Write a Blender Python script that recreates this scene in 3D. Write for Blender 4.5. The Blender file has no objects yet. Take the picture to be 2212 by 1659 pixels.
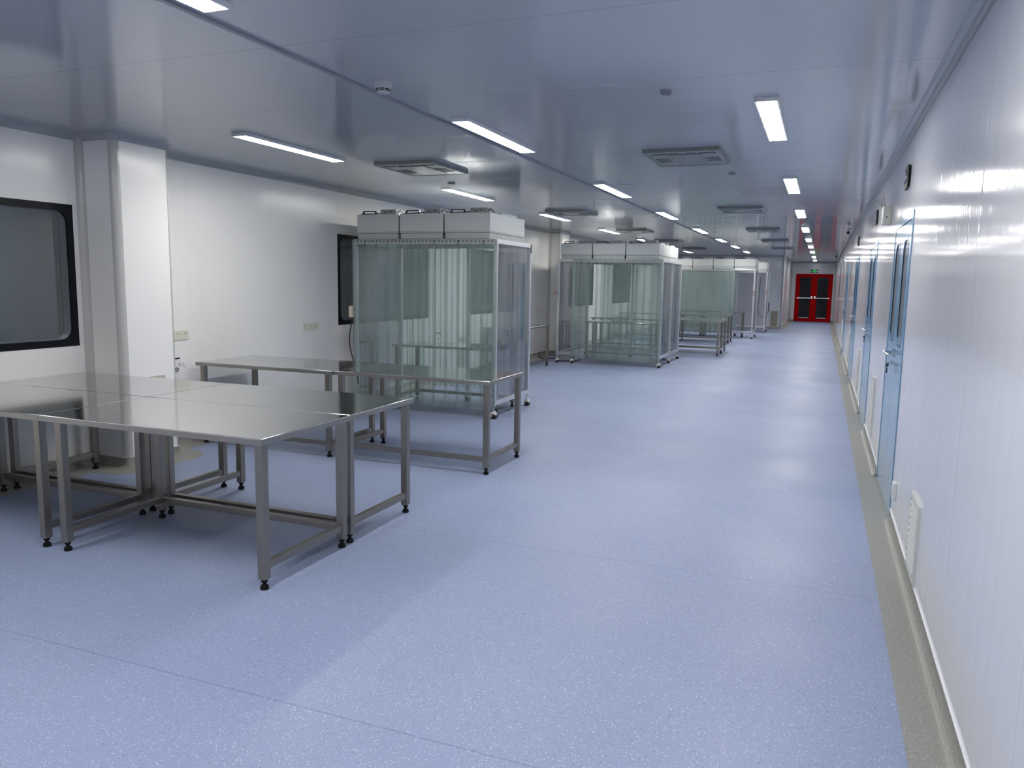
import bpy, bmesh, math, random
from mathutils import Vector, Matrix
random.seed(7)
C = bpy.context.scene.collection
sc = bpy.context.scene

# ---------------------------------------------------------------- camera
W_, H_ = 2212, 1659
F, YAW, PITCH, ROLL = 1676.9, .37627, .13099, .01671
EYE = Vector((0, 0, 1.6))
fwd = Vector((-math.sin(YAW)*math.cos(PITCH), math.cos(YAW)*math.cos(PITCH), -math.sin(PITCH)))
r0 = Vector((math.cos(YAW), math.sin(YAW), 0)); u0 = r0.cross(fwd)
rt = r0*math.cos(ROLL) + u0*math.sin(ROLL); up = -r0*math.sin(ROLL) + u0*math.cos(ROLL)
cam = bpy.data.cameras.new('camera'); co = bpy.data.objects.new('camera', cam); C.objects.link(co)
co.matrix_world = Matrix(((rt.x, up.x, -fwd.x, EYE.x), (rt.y, up.y, -fwd.y, EYE.y), (rt.z, up.z, -fwd.z, EYE.z), (0, 0, 0, 1)))
cam.sensor_fit = 'HORIZONTAL'; cam.sensor_width = 36; cam.lens = F/W_*36
cam.clip_start = .05; cam.clip_end = 200
sc.camera = co

# ---------------------------------------------------------------- world and exposure
wd = bpy.data.worlds.new('world'); sc.world = wd; wd.use_nodes = True
wd.node_tree.nodes['Background'].inputs[0].default_value = (.02, .022, .025, 1)
wd.node_tree.nodes['Background'].inputs[1].default_value = .2
sc.view_settings.view_transform = 'Standard'; sc.view_settings.look = 'None'
sc.view_settings.gamma = 1; sc.view_settings.use_curve_mapping = False
sc.view_settings.exposure = 0.0
LAMP = 54.0            # strength of the LED panels
cy = sc.cycles
cy.max_bounces = 10; cy.diffuse_bounces = 5; cy.glossy_bounces = 5; cy.transmission_bounces = 6
cy.transparent_max_bounces = 40; cy.sample_clamp_indirect = 10; cy.use_denoising = True
cy.caustics_reflective = False; cy.caustics_refractive = False

XW, XL, ZC = .53, -5.67, 2.715
YB, YE, YD = -3.6, 31.0, 38.5
XP = -1.39

# ---------------------------------------------------------------- materials
def N(nt, t, **k):
    n = nt.nodes.new(t)
    for a, b in k.items(): setattr(n, a, b)
    return n
def M(nt, op, a, b=None, c=None):
    n = N(nt, 'ShaderNodeMath', operation=op)
    for i, v in enumerate((a, b, c)):
        if v is None: continue
        if hasattr(v, 'links') or hasattr(v, 'is_linked'): nt.links.new(v, n.inputs[i])
        else: n.inputs[i].default_value = v
    return n.outputs[0]
def mat(name, col, rough=.5, metal=0, spec=.5, coat=0, trans=0, ior=1.45, emit=None, es=0):
    m = bpy.data.materials.new(name); m.use_nodes = True
    p = m.node_tree.nodes['Principled BSDF']
    p.inputs['Base Color'].default_value = (*col, 1); p.inputs['Roughness'].default_value = rough
    p.inputs['Metallic'].default_value = metal; p.inputs['Specular IOR Level'].default_value = spec
    p.inputs['Coat Weight'].default_value = coat; p.inputs['Coat Roughness'].default_value = .08
    p.inputs['Transmission Weight'].default_value = trans; p.inputs['IOR'].default_value = ior
    if emit: p.inputs['Emission Color'].default_value = (*emit, 1); p.inputs['Emission Strength'].default_value = es
    return m
def P(m): return m.node_tree.nodes['Principled BSDF']
def mixc(nt, fac, a, b):
    n = N(nt, 'ShaderNodeMix', data_type='RGBA'); nt.links.new(fac, n.inputs[0])
    for i, v in ((6, a), (7, b)):
        if isinstance(v, tuple): n.inputs[i].default_value = (*v, 1)
        else: nt.links.new(v, n.inputs[i])
    return n.outputs[2]
def ramp(nt, fac, lo, hi):
    n = N(nt, 'ShaderNodeMapRange'); nt.links.new(fac, n.inputs[0]); n.inputs[1].default_value = lo; n.inputs[2].default_value = hi
    return n.outputs[0]
def coords(nt, scale=(1, 1, 1)):
    tc = N(nt, 'ShaderNodeTexCoord'); mp = N(nt, 'ShaderNodeMapping'); mp.inputs['Scale'].default_value = scale
    nt.links.new(tc.outputs['Object'], mp.inputs[0]); return mp.outputs[0]
def noise(nt, vec, scale, detail=2, rough=.5):
    n = N(nt, 'ShaderNodeTexNoise'); nt.links.new(vec, n.inputs['Vector']); n.inputs['Scale'].default_value = scale
    n.inputs['Detail'].default_value = detail; n.inputs['Roughness'].default_value = rough; return n.outputs[0]
def bump(nt, h, strength, dist, prev=None):
    b = N(nt, 'ShaderNodeBump'); b.inputs['Strength'].default_value = strength; b.inputs['Distance'].default_value = dist
    nt.links.new(h, b.inputs['Height'])
    if prev: nt.links.new(prev, b.inputs['Normal'])
    return b.outputs[0]
def panel_mat(name, col, rough, off, pitch, axis, wob, stretch, seamdark=.75, spec=.5):
    """colour-coated steel sandwich panel: joints across one axis, faintly uneven sheet"""
    m = mat(name, col, rough, spec=spec); nt = m.node_tree; p = P(m)
    tc = N(nt, 'ShaderNodeTexCoord'); sp = N(nt, 'ShaderNodeSeparateXYZ'); nt.links.new(tc.outputs['Object'], sp.inputs[0])
    y = sp.outputs[axis]
    d = M(nt, 'MULTIPLY', M(nt, 'ABSOLUTE', M(nt, 'SUBTRACT', M(nt, 'FRACT', M(nt, 'ADD', M(nt, 'DIVIDE', M(nt, 'SUBTRACT', y, off), pitch), .5)), .5)), pitch)
    line = ramp(nt, d, .0026, .001)
    nt.links.new(mixc(nt, line, col, tuple(c*seamdark for c in col)), p.inputs['Base Color'])
    h = noise(nt, coords(nt, stretch), 1.0, 3)
    pil = ramp(nt, d, 0, .012)
    b1 = bump(nt, h, 1, wob)
    b2 = bump(nt, pil, 1, .0005, b1)
    nt.links.new(b2, p.inputs['Normal'])
    return m
MAT = {}
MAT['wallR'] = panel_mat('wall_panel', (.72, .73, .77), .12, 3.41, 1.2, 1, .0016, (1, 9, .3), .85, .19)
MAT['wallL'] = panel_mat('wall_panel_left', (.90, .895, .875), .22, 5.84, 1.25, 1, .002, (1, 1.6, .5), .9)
MAT['wallX'] = panel_mat('wall_panel_end', (.66, .68, .72), .16, .1, 1.2, 0, .001, (1.5, 1, .5))
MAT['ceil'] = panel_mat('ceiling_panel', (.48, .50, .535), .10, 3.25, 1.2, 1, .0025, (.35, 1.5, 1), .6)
MAT['trim'] = mat('shade_toned_coving', (.40, .42, .45), .2, spec=.6)  # base lowered to grey, putting a shadowed look into the coving colour
MAT['trimv'] = mat('pale_grey_corner_profile', (.56, .56, .54), .16, spec=.6)
MAT['trimdark'] = mat('grey_joint_profile', (.26, .28, .32), .4)
MAT['whiteedge'] = mat('white_edge', (.85, .86, .88), .35)
def flecked(name, base, lt, dk, rough):
    m = mat(name, base, rough); nt = m.node_tree; p = P(m)
    v = coords(nt)
    n1 = noise(nt, v, 300, 2, .6); n2 = noise(nt, v, 210, 1, .5); n3 = noise(nt, v, 3, 2)
    vo = N(nt, 'ShaderNodeTexVoronoi'); vo.inputs['Scale'].default_value = 150; nt.links.new(v, vo.inputs['Vector'])
    sep = N(nt, 'ShaderNodeSeparateColor'); nt.links.new(vo.outputs['Color'], sep.inputs[0])
    near = M(nt, 'LESS_THAN', vo.outputs['Distance'], .34)
    whit = M(nt, 'MULTIPLY', M(nt, 'GREATER_THAN', sep.outputs[0], .86), near)
    dark = M(nt, 'MULTIPLY', M(nt, 'LESS_THAN', sep.outputs[1], .12), near)
    c = mixc(nt, ramp(nt, n1, .35, .65), tuple(x*.86 for x in base), tuple(min(1, x*1.13) for x in base))
    c = mixc(nt, ramp(nt, n3, .2, .8), c, mixc(nt, ramp(nt, n2, .3, .7), base, tuple(x*.94 for x in base)))
    c = mixc(nt, dark, c, dk); c = mixc(nt, whit, c, lt)
    return m, nt, p, c
m, nt, p, c = flecked('blue_vinyl_floor', (.268, .326, .495), (.60, .65, .80), (.14, .17, .28), .33)
sp = N(nt, 'ShaderNodeSeparateXYZ'); nt.links.new(coords(nt), sp.inputs[0])
d = M(nt, 'MULTIPLY', M(nt, 'ABSOLUTE', M(nt, 'SUBTRACT', M(nt, 'FRACT', M(nt, 'ADD', M(nt, 'DIVIDE', M(nt, 'SUBTRACT', M(nt, 'ADD', sp.outputs[1], M(nt, 'MULTIPLY', sp.outputs[0], .0)), 2.262), 2.02), .5)), .5)), 2.02)
c = mixc(nt, ramp(nt, d, .0028, .0008), c, (.13, .17, .30))
nt.links.new(c, p.inputs['Base Color']); p.inputs['Specular IOR Level'].default_value = .62
nt.links.new(ramp(nt, noise(nt, coords(nt), 1.2, 3), -1.0, 2.2), p.inputs['Roughness'])
nt.nodes['Principled BSDF'].inputs['Roughness'].default_value = .33
MAT['floor'] = m
m, nt, p, c = flecked('grey_vinyl_border', (.29, .29, .265), (.55, .55, .50), (.16, .16, .14), .4)
nt.links.new(c, p.inputs['Base Color']); MAT['border'] = m
def brushed(name, col, rough, stretch, amp=.06, bumpd=.0001):
    m = mat(name, col, rough, metal=1); nt = m.node_tree; p = P(m)
    n = noise(nt, coords(nt, stretch), 6, 3)
    nt.links.new(M(nt, 'ADD', M(nt, 'MULTIPLY', n, amp*2), rough-amp), p.inputs['Roughness'])
    n2 = noise(nt, coords(nt, (2, 2, 2)), 1.2, 2)
    nt.links.new(bump(nt, n2, 1, bumpd*12), p.inputs['Normal'])
    return m
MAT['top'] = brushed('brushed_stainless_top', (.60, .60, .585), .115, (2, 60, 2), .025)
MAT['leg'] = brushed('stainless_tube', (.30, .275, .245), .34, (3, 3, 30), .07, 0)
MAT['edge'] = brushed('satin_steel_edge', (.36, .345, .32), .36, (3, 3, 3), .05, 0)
MAT['foot'] = mat('black_plastic', (.006, .006, .008), .5, spec=.2)
MAT['alu'] = mat('anodised_aluminium', (.66, .68, .70), .28, metal=.85)
MAT['galv'] = mat('galvanised_steel', (.54, .57, .565), .5, metal=.3)
MAT['galv2'] = mat('galvanised_skirt', (.42, .45, .45), .45, metal=.35)
MAT['galvdark'] = mat('dark_steel', (.07, .075, .08), .5, metal=.3)
MAT['white'] = mat('white_plastic', (.72, .74, .74), .35)
MAT['cream'] = mat('cream_plastic', (.74, .73, .62), .35)
MAT['chrome'] = mat('chrome', (.75, .77, .78), .12, metal=1)
MAT['black'] = mat('black_rubber', (.01, .01, .012), .4)
MAT['greybox'] = mat('grey_plastic', (.30, .30, .31), .4)
MAT['red'] = mat('red_paint', (.46, .0005, .002), .5, spec=.05)
MAT['redbtn'] = mat('red_button', (.6, .03, .02), .3)
MAT['blue'] = mat('pale_blue_door', (.16, .34, .52), .15)
MAT['blueframe'] = mat('blue_door_frame', (.15, .31, .48), .18)
MAT['gasket'] = mat('dark_gasket', (.03, .04, .06), .5)
MAT['blackglass'] = mat('black_window_border', (.003, .004, .007), .25, spec=.25)
MAT['visionglass'] = mat('smoky_vision_glass', (.14, .14, .15), .1, spec=.6)
MAT['doorglass'] = mat('dark_door_glass', (.008, .009, .012), .06, spec=.25)
MAT['tan'] = mat('beige_grille', (.50, .49, .42), .4)
MAT['darkvoid'] = mat('dark_duct', (.01, .01, .012), .8)
MAT['grille'] = mat('white_grille', (.62, .63, .60), .4)
MAT['beige'] = mat('beige_switch_box', (.62, .56, .47), .5)
MAT['corr'] = mat('corridor_panel', (.42, .45, .47), .4)
MAT['ink'] = mat('pencil_mark', (.10, .09, .16), .8)
MAT['green'] = mat('lit_green_pictogram', (.02, .5, .12), .4, emit=(.05, 1, .25), es=1.3)
MAT['greenw'] = mat('lit_pale_sign_lettering', (.5, .8, .6), .4, emit=(.5, 1, .65), es=.7)
MAT['led'] = mat('lit_led_diffuser', (.9, .9, .9), .4, emit=(1, .975, .93), es=LAMP)
MAT['fill_led'] = mat('added_corridor_glow', (.9, .9, .9), .4, emit=(.9, 1, 1), es=16)  # glow of the unseen lights added in the corridor
def film(name, tint, gl, diff, dcol, ribs=0, ior=1.5, axis=0):
    """clear PVC: coloured see-through with a faint haze and a sheen"""
    m = bpy.data.materials.new(name); m.use_nodes = True; nt = m.node_tree; nt.nodes.clear()
    out = N(nt, 'ShaderNodeOutputMaterial'); tr = N(nt, 'ShaderNodeBsdfTransparent'); gb = N(nt, 'ShaderNodeBsdfGlossy')
    df = N(nt, 'ShaderNodeBsdfDiffuse'); tl = N(nt, 'ShaderNodeBsdfTranslucent'); ad = N(nt, 'ShaderNodeMixShader')
    fr = N(nt, 'ShaderNodeFresnel'); fr.inputs[0].default_value = ior; m1 = N(nt, 'ShaderNodeMixShader'); m2 = N(nt, 'ShaderNodeMixShader')
    gb.inputs['Roughness'].default_value = gl; df.inputs[0].default_value = (*dcol, 1); tl.inputs[0].default_value = (*dcol, 1)
    L = nt.links.new
    L(df.outputs[0], ad.inputs[1]); L(tl.outputs[0], ad.inputs[2]); ad.inputs[0].default_value = .5
    if ribs:
        tc = N(nt, 'ShaderNodeTexCoord'); sp = N(nt, 'ShaderNodeSeparateXYZ'); L(tc.outputs['Object'], sp.inputs[0])
        x = sp.outputs[0]
        mp = N(nt, 'ShaderNodeMapping'); mp.inputs['Scale'].default_value = (ribs, ribs*.05, .25); L(tc.outputs['Object'], mp.inputs[0])
        oi = N(nt, 'ShaderNodeObjectInfo'); cb = N(nt, 'ShaderNodeCombineXYZ'); L(M(nt, 'MULTIPLY', oi.outputs['Random'], 50.), cb.inputs[0])
        L(cb.outputs[0], mp.inputs['Location'])
        n = noise(nt, mp.outputs[0], 1, 3, .7)
        t = ramp(nt, n, .3, .7)
        L(mixc(nt, t, tuple(c*.965 for c in tint), tint), tr.inputs[0])
        L(M(nt, 'ADD', M(nt, 'MULTIPLY', t, diff*.9), diff*.45), m1.inputs[0])
        b = bump(nt, n, .5, .003); L(b, gb.inputs['Normal'])
    else:
        tr.inputs[0].default_value = (*tint, 1); m1.inputs[0].default_value = diff
    L(tr.outputs[0], m1.inputs[1]); L(ad.outputs[0], m1.inputs[2])
    L(M(nt, 'MULTIPLY', fr.outputs[0], .75), m2.inputs[0]); L(m1.outputs[0], m2.inputs[1]); L(gb.outputs[0], m2.inputs[2])
    L(m2.outputs[0], out.inputs[0])
    return m
MAT['strip'] = film('clear_green_pvc_strip', (.955, .982, .974), .12, .16, (.64, .80, .745), ribs=60)
MAT['sheet'] = film('clear_lilac_pvc_sheet', (.96, .955, .968), .06, .014, (.7, .68, .76))
MAT['glass'] = film('window_glass', (.88, .89, .91), .03, 0.0, (.5, .5, .5), ior=1.5)

# ---------------------------------------------------------------- mesh helpers
def box(bm, x0, x1, y0, y1, z0, z1, bev=0):
    if x0 > x1: x0, x1 = x1, x0
    if y0 > y1: y0, y1 = y1, y0
    if z0 > z1: z0, z1 = z1, z0
    v = [bm.verts.new((x, y, z)) for z in (z0, z1) for y in (y0, y1) for x in (x0, x1)]
    f = [bm.faces.new([v[i] for i in q]) for q in ((0, 2, 3, 1), (4, 5, 7, 6), (0, 1, 5, 4), (2, 6, 7, 3), (0, 4, 6, 2), (1, 3, 7, 5))]
    if bev:
        es = set(e for a in f for e in a.edges)
        bmesh.ops.bevel(bm, geom=list(es), offset=bev, segments=2, affect='EDGES', profile=.6)
def cyl(bm, p0, p1, r0, r1=None, seg=16):
    p0, p1 = Vector(p0), Vector(p1); r1 = r0 if r1 is None else r1
    d = p1-p0; q = d.to_track_quat('Z', 'Y').to_matrix().to_4x4(); q.translation = (p0+p1)/2
    bmesh.ops.create_cone(bm, cap_ends=True, segments=seg, radius1=r0, radius2=r1, depth=d.length, matrix=q)
def lathe(bm, prof, c=(0, 0, 0), seg=24):
    rings = []
    for r, z in prof:
        rings.append([bm.verts.new((c[0]+r*math.cos(2*math.pi*i/seg), c[1]+r*math.sin(2*math.pi*i/seg), c[2]+z)) for i in range(seg)] if r > 1e-6 else [bm.verts.new((c[0], c[1], c[2]+z))])
    for a, b in zip(rings, rings[1:]):
        for i in range(seg):
            j = (i+1) % seg
            if len(a) == 1 and len(b) == 1: continue
            if len(a) == 1: bm.faces.new((a[0], b[j], b[i]))
            elif len(b) == 1: bm.faces.new((a[i], a[j], b[0]))
            else: bm.faces.new((a[i], a[j], b[j], b[i]))
def tube(bm, pts, r, seg=8):
    pts = [Vector(q) for q in pts]
    # Catmull-Rom smoothing
    q = []
    for i in range(len(pts)-1):
        a, b, c, d = pts[max(i-1, 0)], pts[i], pts[i+1], pts[min(i+2, len(pts)-1)]
        for k in range(5):
            t = k/5
            q.append(.5*((2*b)+(c-a)*t+(2*a-5*b+4*c-d)*t*t+(3*b-a-3*c+d)*t**3))
    q.append(pts[-1]); prev = None; rings = []
    for i, v in enumerate(q):
        t = (q[min(i+1, len(q)-1)]-q[max(i-1, 0)]).normalized()
        n = t.cross(Vector((0, 0, 1))) if prev is None else prev-t*prev.dot(t)
        if n.length < 1e-4: n = t.cross(Vector((1, 0, 0)))
        n.normalize(); prev = n; b = t.cross(n)
        rings.append([bm.verts.new(v+r*(n*math.cos(2*math.pi*k/seg)+b*math.sin(2*math.pi*k/seg))) for k in range(seg)])
    for a, b in zip(rings, rings[1:]):
        for i in range(seg): bm.faces.new((a[i], a[(i+1) % seg], b[(i+1) % seg], b[i]))
    bm.faces.new(rings[0][::-1]); bm.faces.new(rings[-1])
def extrude(bm, poly, axis, a, b):
    """closed 2-D polygon swept along an axis from a to b"""
    def mk(p, t):
        return {0: (t, p[0], p[1]), 1: (p[0], t, p[1]), 2: (p[0], p[1], t)}[axis]
    A = [bm.verts.new(mk(p, a)) for p in poly]; B = [bm.verts.new(mk(p, b)) for p in poly]
    n = len(poly)
    for i in range(n): bm.faces.new((A[i], A[(i+1) % n], B[(i+1) % n], B[i]))
    bm.faces.new(A[::-1]); bm.faces.new(B)
def frame_rect(bm, axis, a, b, o, i, r=0, seg=6):
    """ring between the rectangle o=(u0,u1,v0,v1) and rounded rectangle i, swept a..b along axis"""
    def rr(q, r):
        u0, u1, v0, v1 = q; pts = []
        for cu, cv, s in ((u1-r, v1-r, 0), (u0+r, v1-r, 1), (u0+r, v0+r, 2), (u1-r, v0+r, 3)):
            for k in range(seg+1):
                t = math.pi/2*(s+k/seg); pts.append((cu+r*math.cos(t), cv+r*math.sin(t)))
        return pts
    I = rr(i, max(r, 1e-4))
    u0, u1, v0, v1 = o; O = []
    for cu, cv in ((u1, v1), (u0, v1), (u0, v0), (u1, v0)):
        O += [(cu, cv)]*(seg+1)
    def mk(p, t): return {0: (t, p[0], p[1]), 1: (p[0], t, p[1]), 2: (p[0], p[1], t)}[axis]
    n = len(I)
    rings = [[bm.verts.new(mk(p, t)) for p in S] for S, t in ((O, a), (O, b), (I, b), (I, a))]
    for k in range(4):
        A, B = rings[k], rings[(k+1) % 4]
        for j in range(n):
            try: bm.faces.new((A[j], A[(j+1) % n], B[(j+1) % n], B[j]))
            except ValueError: pass
    bmesh.ops.remove_doubles(bm, verts=bm.verts, dist=1e-6)
def obj(name, bm, m, parent=None, smooth=False, label=None):
    bmesh.ops.recalc_face_normals(bm, faces=bm.faces)
    me = bpy.data.meshes.new(name); bm.to_mesh(me); bm.free(); me.materials.append(MAT[m] if isinstance(m, str) else m)
    if smooth:
        for f in me.polygons: f.use_smooth = True
        try: me.set_sharp_from_angle(angle=math.radians(35))
        except Exception: pass
    o = bpy.data.objects.new(name, me); C.objects.link(o)
    if parent: o.parent = parent
    if label: o['label'] = label
    return o
def B(*boxes, bev=0):
    bm = bmesh.new()
    for q in boxes: box(bm, *q, bev=bev)
    return bm
def struct(name, bm, m, parent=None, smooth=False):
    o = obj(name, bm, m, parent, smooth)
    if not parent: o['kind'] = 'structure'
    return o
def tag(o, label, cat, group=None):
    o['label'] = label; o['category'] = cat
    if group: o['group'] = group
    return o
def thing(name, label, cat, loc=(0, 0, 0), group=None):
    o = bpy.data.objects.new(name, None); C.objects.link(o); o.location = loc; o.empty_display_size = .1
    return tag(o, label, cat, group)
def copy_tree(o, parent=None):
    c = o.copy(); C.objects.link(c); c.parent = parent
    for ch in [x for x in bpy.data.objects if x.parent == o]: copy_tree(ch, c)
    return c

# ---------------------------------------------------------------- room shell
bm = B((XL-.1, XW+.1, YB-.1, YE, -.12, 0), (XP-.12, XW+.1, YE, YD+.1, -.12, 0))
struct('floor', bm, 'floor')
bm = B((XL-.1, XW+.1, YB-.1, YE+.1, ZC, ZC+.12), (XP-.12, XW+.1, YE+.1, YD+.1, ZC, ZC+.12))
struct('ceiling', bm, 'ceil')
def wall_y(x0, x1, y0, y1, holes):
    """wall running along Y with rectangular openings (ya, yb, za, zb)"""
    bm = bmesh.new(); y = y0
    for a, b, c, d in sorted(holes):
        if a > y: box(bm, x0, x1, y, a, 0, ZC)
        if c > 0: box(bm, x0, x1, a, b, 0, c)
        box(bm, x0, x1, a, b, d, ZC); y = b
    box(bm, x0, x1, y, y1, 0, ZC); return bm
WIN = [(1.9, 4.625, 1.02, 2.155), (8.335, 10.76, 1.02, 2.155), (12.22, 14.585, 1.02, 2.155), (17.7, 20.09, 1.02, 2.155), (22.16, 24.4, 1.02, 2.155)]
DOORS = [(5.82, 7.19), (9.42, 10.76), (13.95, 15.42), (19.6, 21.0)]
DH = 2.12
struct('wall_left', wall_y(XL-.1, XL, YB, YE, WIN), 'wallL')
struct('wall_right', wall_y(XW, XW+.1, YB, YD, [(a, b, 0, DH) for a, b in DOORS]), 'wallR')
struct('wall_back', B((XL-.1, XW+.1, YB-.1, YB, 0, ZC)), 'wallX')
struct('wall_far', B((XL-.1, XP, YE, YE+.1, 0, ZC)), 'wallX')
struct('wall_vestibule', B((XP-.1, XP, YE+.1, YD, 0, ZC)), 'wallR')
RD = (-1.185, .405, 0, 2.18)
bm = B((XP-.1, RD[0], YD, YD+.1, 0, ZC), (RD[1], XW+.1, YD, YD+.1, 0, ZC), (RD[0], RD[1], YD, YD+.1, RD[3], ZC))
struct('wall_end', bm, 'wallX')

def pillar(name, x1, y0, y1, r=.055):
    """boxed-in column on the left wall with rounded corner profiles"""
    poly = [(XL, y0)]
    for k in range(7):
        t = -math.pi/2+math.pi/2*k/6; poly.append((x1-r+r*math.cos(t), y0+r+r*math.sin(t)))
    for k in range(7):
        t = math.pi/2*k/6; poly.append((x1-r*.5+r*.5*math.cos(t), y1-r*.5+r*.5*math.sin(t)))
    poly.append((XL, y1)); bm = bmesh.new(); extrude(bm, poly, 2, 0, ZC)
    o = struct(name, bm, 'wallL', smooth=True)
    bm = bmesh.new(); R2 = r+.003
    poly = [(x1-r+R2*math.cos(-math.pi/2+math.pi/2*k/8), y0+r+R2*math.sin(-math.pi/2+math.pi/2*k/8)) for k in range(9)]
    extrude(bm, poly+[(x1-r*1.0, y0+.002), ][:0]+[(x1-.003, y0+r), (x1-r, y0+.003)][:0]+[(x1-r+(r-.004)*math.cos(t), y0+r+(r-.004)*math.sin(t)) for t in [-(math.pi/2)*k/8 for k in range(9)]], 2, .09, ZC-.05)
    obj('corner_profile', bm, 'trimv', o, True)
    bm = bmesh.new(); poly = [(x1-.03+.033*math.cos(math.pi/2*k/6), y1-.03+.033*math.sin(math.pi/2*k/6)) for k in range(7)]+[(x1-.03+.024*math.cos(math.pi/2*k/6), y1-.03+.024*math.sin(math.pi/2*k/6)) for k in range(6, -1, -1)]
    extrude(bm, poly, 2, .09, ZC-.05); obj('corner_profile', bm, 'trimv', o, True)
    return o
PX1, PY1a, PY1b = -5.30, 4.72, 5.285
PX2, PY2a, PY2b = -5.40, 16.45, 17.1
pillar('wall_pillar_near', PX1, PY1a, PY1b); pillar('wall_pillar_far', PX2, PY2a, PY2b)

def cove_profile(s, n=6):
    # concave quarter round in the corner (0,0)-> s along both legs
    pts = [(0, 0), (s, 0)]
    for k in range(1, n):
        t = math.pi/2*k/n
        pts.append((s-s*math.sin(t), s-s*math.cos(t)))
    pts.append((0, s)); return pts
S = .05
def cove_run(bm, p0, p1, inward, top=True, s=S):
    """coving along p0->p1 (x,y) at a wall whose room side is 'inward'"""
    p0, p1, n = Vector(p0), Vector(p1), Vector(inward)
    prof = cove_profile(s)
    rings = []
    for p in (p0, p1):
        rings.append([bm.verts.new((p.x+n.x*a, p.y+n.y*a, (ZC-b) if top else b)) for a, b in prof])
    m = len(prof)
    for i in range(m): bm.faces.new((rings[0][i], rings[0][(i+1) % m], rings[1][(i+1) % m], rings[1][i]))
    bm.faces.new(rings[0]); bm.faces.new(rings[1][::-1])
bm = bmesh.new()
cove_run(bm, (XL, YB), (XL, PY1a), (1, 0)); cove_run(bm, (XL, PY1b), (XL, PY2a), (1, 0)); cove_run(bm, (XL, PY2b), (XL, YE), (1, 0))
struct('trim_1', bm, 'trim', smooth=True)
bm = bmesh.new(); cove_run(bm, (XW, YB), (XW, YD), (-1, 0)); struct('trim_2', bm, 'trim', smooth=True)
bm = bmesh.new()
for px, a, b in ((PX1, PY1a, PY1b), (PX2, PY2a, PY2b)):
    cove_run(bm, (XL, a), (px-.03, a), (0, -1)); cove_run(bm, (px, a+.03), (px, b), (1, 0)); cove_run(bm, (XL, b), (px, b), (0, 1))
    lathe(bm, [(0, -.0), (.075, 0), (.052, -.02), (.043, -.05), (0, -.05)], (px-.035, a+.035, ZC), 16)
struct('trim_3', bm, 'trim', smooth=True)
bm = bmesh.new(); cove_run(bm, (XL, YE), (XP, YE), (0, -1)); cove_run(bm, (XP, YE), (XP, YD), (1, 0)); cove_run(bm, (XP, YD), (XW, YD), (0, -1))
struct('trim_4', bm, 'trim', smooth=True)
# vertical corner profiles: inside corners beside the pillars and round the far passage
bm = bmesh.new()
def vcorner(bm, x, y, sx, sy, s=.05):
    prof = cove_profile(s); A = [bm.verts.new((x+sx*a, y+sy*b, 0.0)) for a, b in prof]; Bq = [bm.verts.new((x+sx*a, y+sy*b, ZC)) for a, b in prof]
    n = len(prof)
    for i in range(n): bm.faces.new((A[i], A[(i+1) % n], Bq[(i+1) % n], Bq[i]))
    bm.faces.new(A); bm.faces.new(Bq[::-1])
vcorner(bm, XL, PY1a, 1, -1); vcorner(bm, XL, PY1b, 1, 1); vcorner(bm, XL, PY2a, 1, -1); vcorner(bm, XP, YD, 1, -1, .07); vcorner(bm, XW, YD, -1, -1, .07)
struct('trim_5', bm, 'trimv', smooth=True)
# long joint profile across the ceiling and the door-side corner post at the passage
struct('trim_6', B((-2.575, -2.545, YB, YE, ZC-.012, ZC)), 'trimdark')
bm = bmesh.new(); cyl(bm, (XP-.02, YE-.005, 0), (XP-.02, YE-.005, ZC), .035, seg=16); struct('trim_7', bm, 'trim', smooth=True)
# beaded edge of the coving
bm = B((XW-S-.006, XW-S, YB, YD, ZC-.004, ZC), (XW-.004, XW, YB, YD, ZC-S-.006, ZC-S)); struct('trim_8', bm, 'trim')

# baseboards: welded vinyl cove with a flat border and a white capping line
def base_run(bm, bw, p0, p1, n, strip=.16, h=.085, r=.045):
    p0, p1, n = Vector(p0), Vector(p1), Vector(n)
    prof = [(0, h), (.004, h), (.004, r)]
    for k in range(1, 6):
        t = math.pi/2*k/6; prof.append((.004+r-r*math.cos(t), r-r*math.sin(t)+.003))
    prof += [(.004+r, .003), (strip, .002), (strip, 0), (0, 0)]
    rings = [[bm.verts.new((p.x+n.x*a, p.y+n.y*a, b)) for a, b in prof] for p in (p0, p1)]
    m = len(prof)
    for i in range(m): bm.faces.new((rings[0][i], rings[0][(i+1) % m], rings[1][(i+1) % m], rings[1][i]))
    bm.faces.new(rings[0]); bm.faces.new(rings[1][::-1])
    q = [p0, p1, p1+n*.007, p0+n*.007]
    xs = [v.x for v in q]; ys = [v.y for v in q]
    box(bw, min(xs), max(xs), min(ys), max(ys), h, h+.005)
def flat_run(bm, x0, x1, y0, y1): box(bm, x0, x1, y0, y1, 0, .002)
bm, bw = bmesh.new(), bmesh.new(); y = YB
for a, b in DOORS:
    base_run(bm, bw, (XW, y), (XW, a), (-1, 0)); flat_run(bm, XW-.16, XW, a, b); y = b
base_run(bm, bw, (XW, y), (XW, YD), (-1, 0))
o = struct('baseboard_right', bm, 'border'); obj('capping_strip', bw, 'whiteedge', o)
bm, bw = bmesh.new(), bmesh.new()
for a, b in ((YB, PY1a), (PY1b, PY2a), (PY2b, YE)): base_run(bm, bw, (XL, a), (XL, b), (1, 0), strip=.24)
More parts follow.
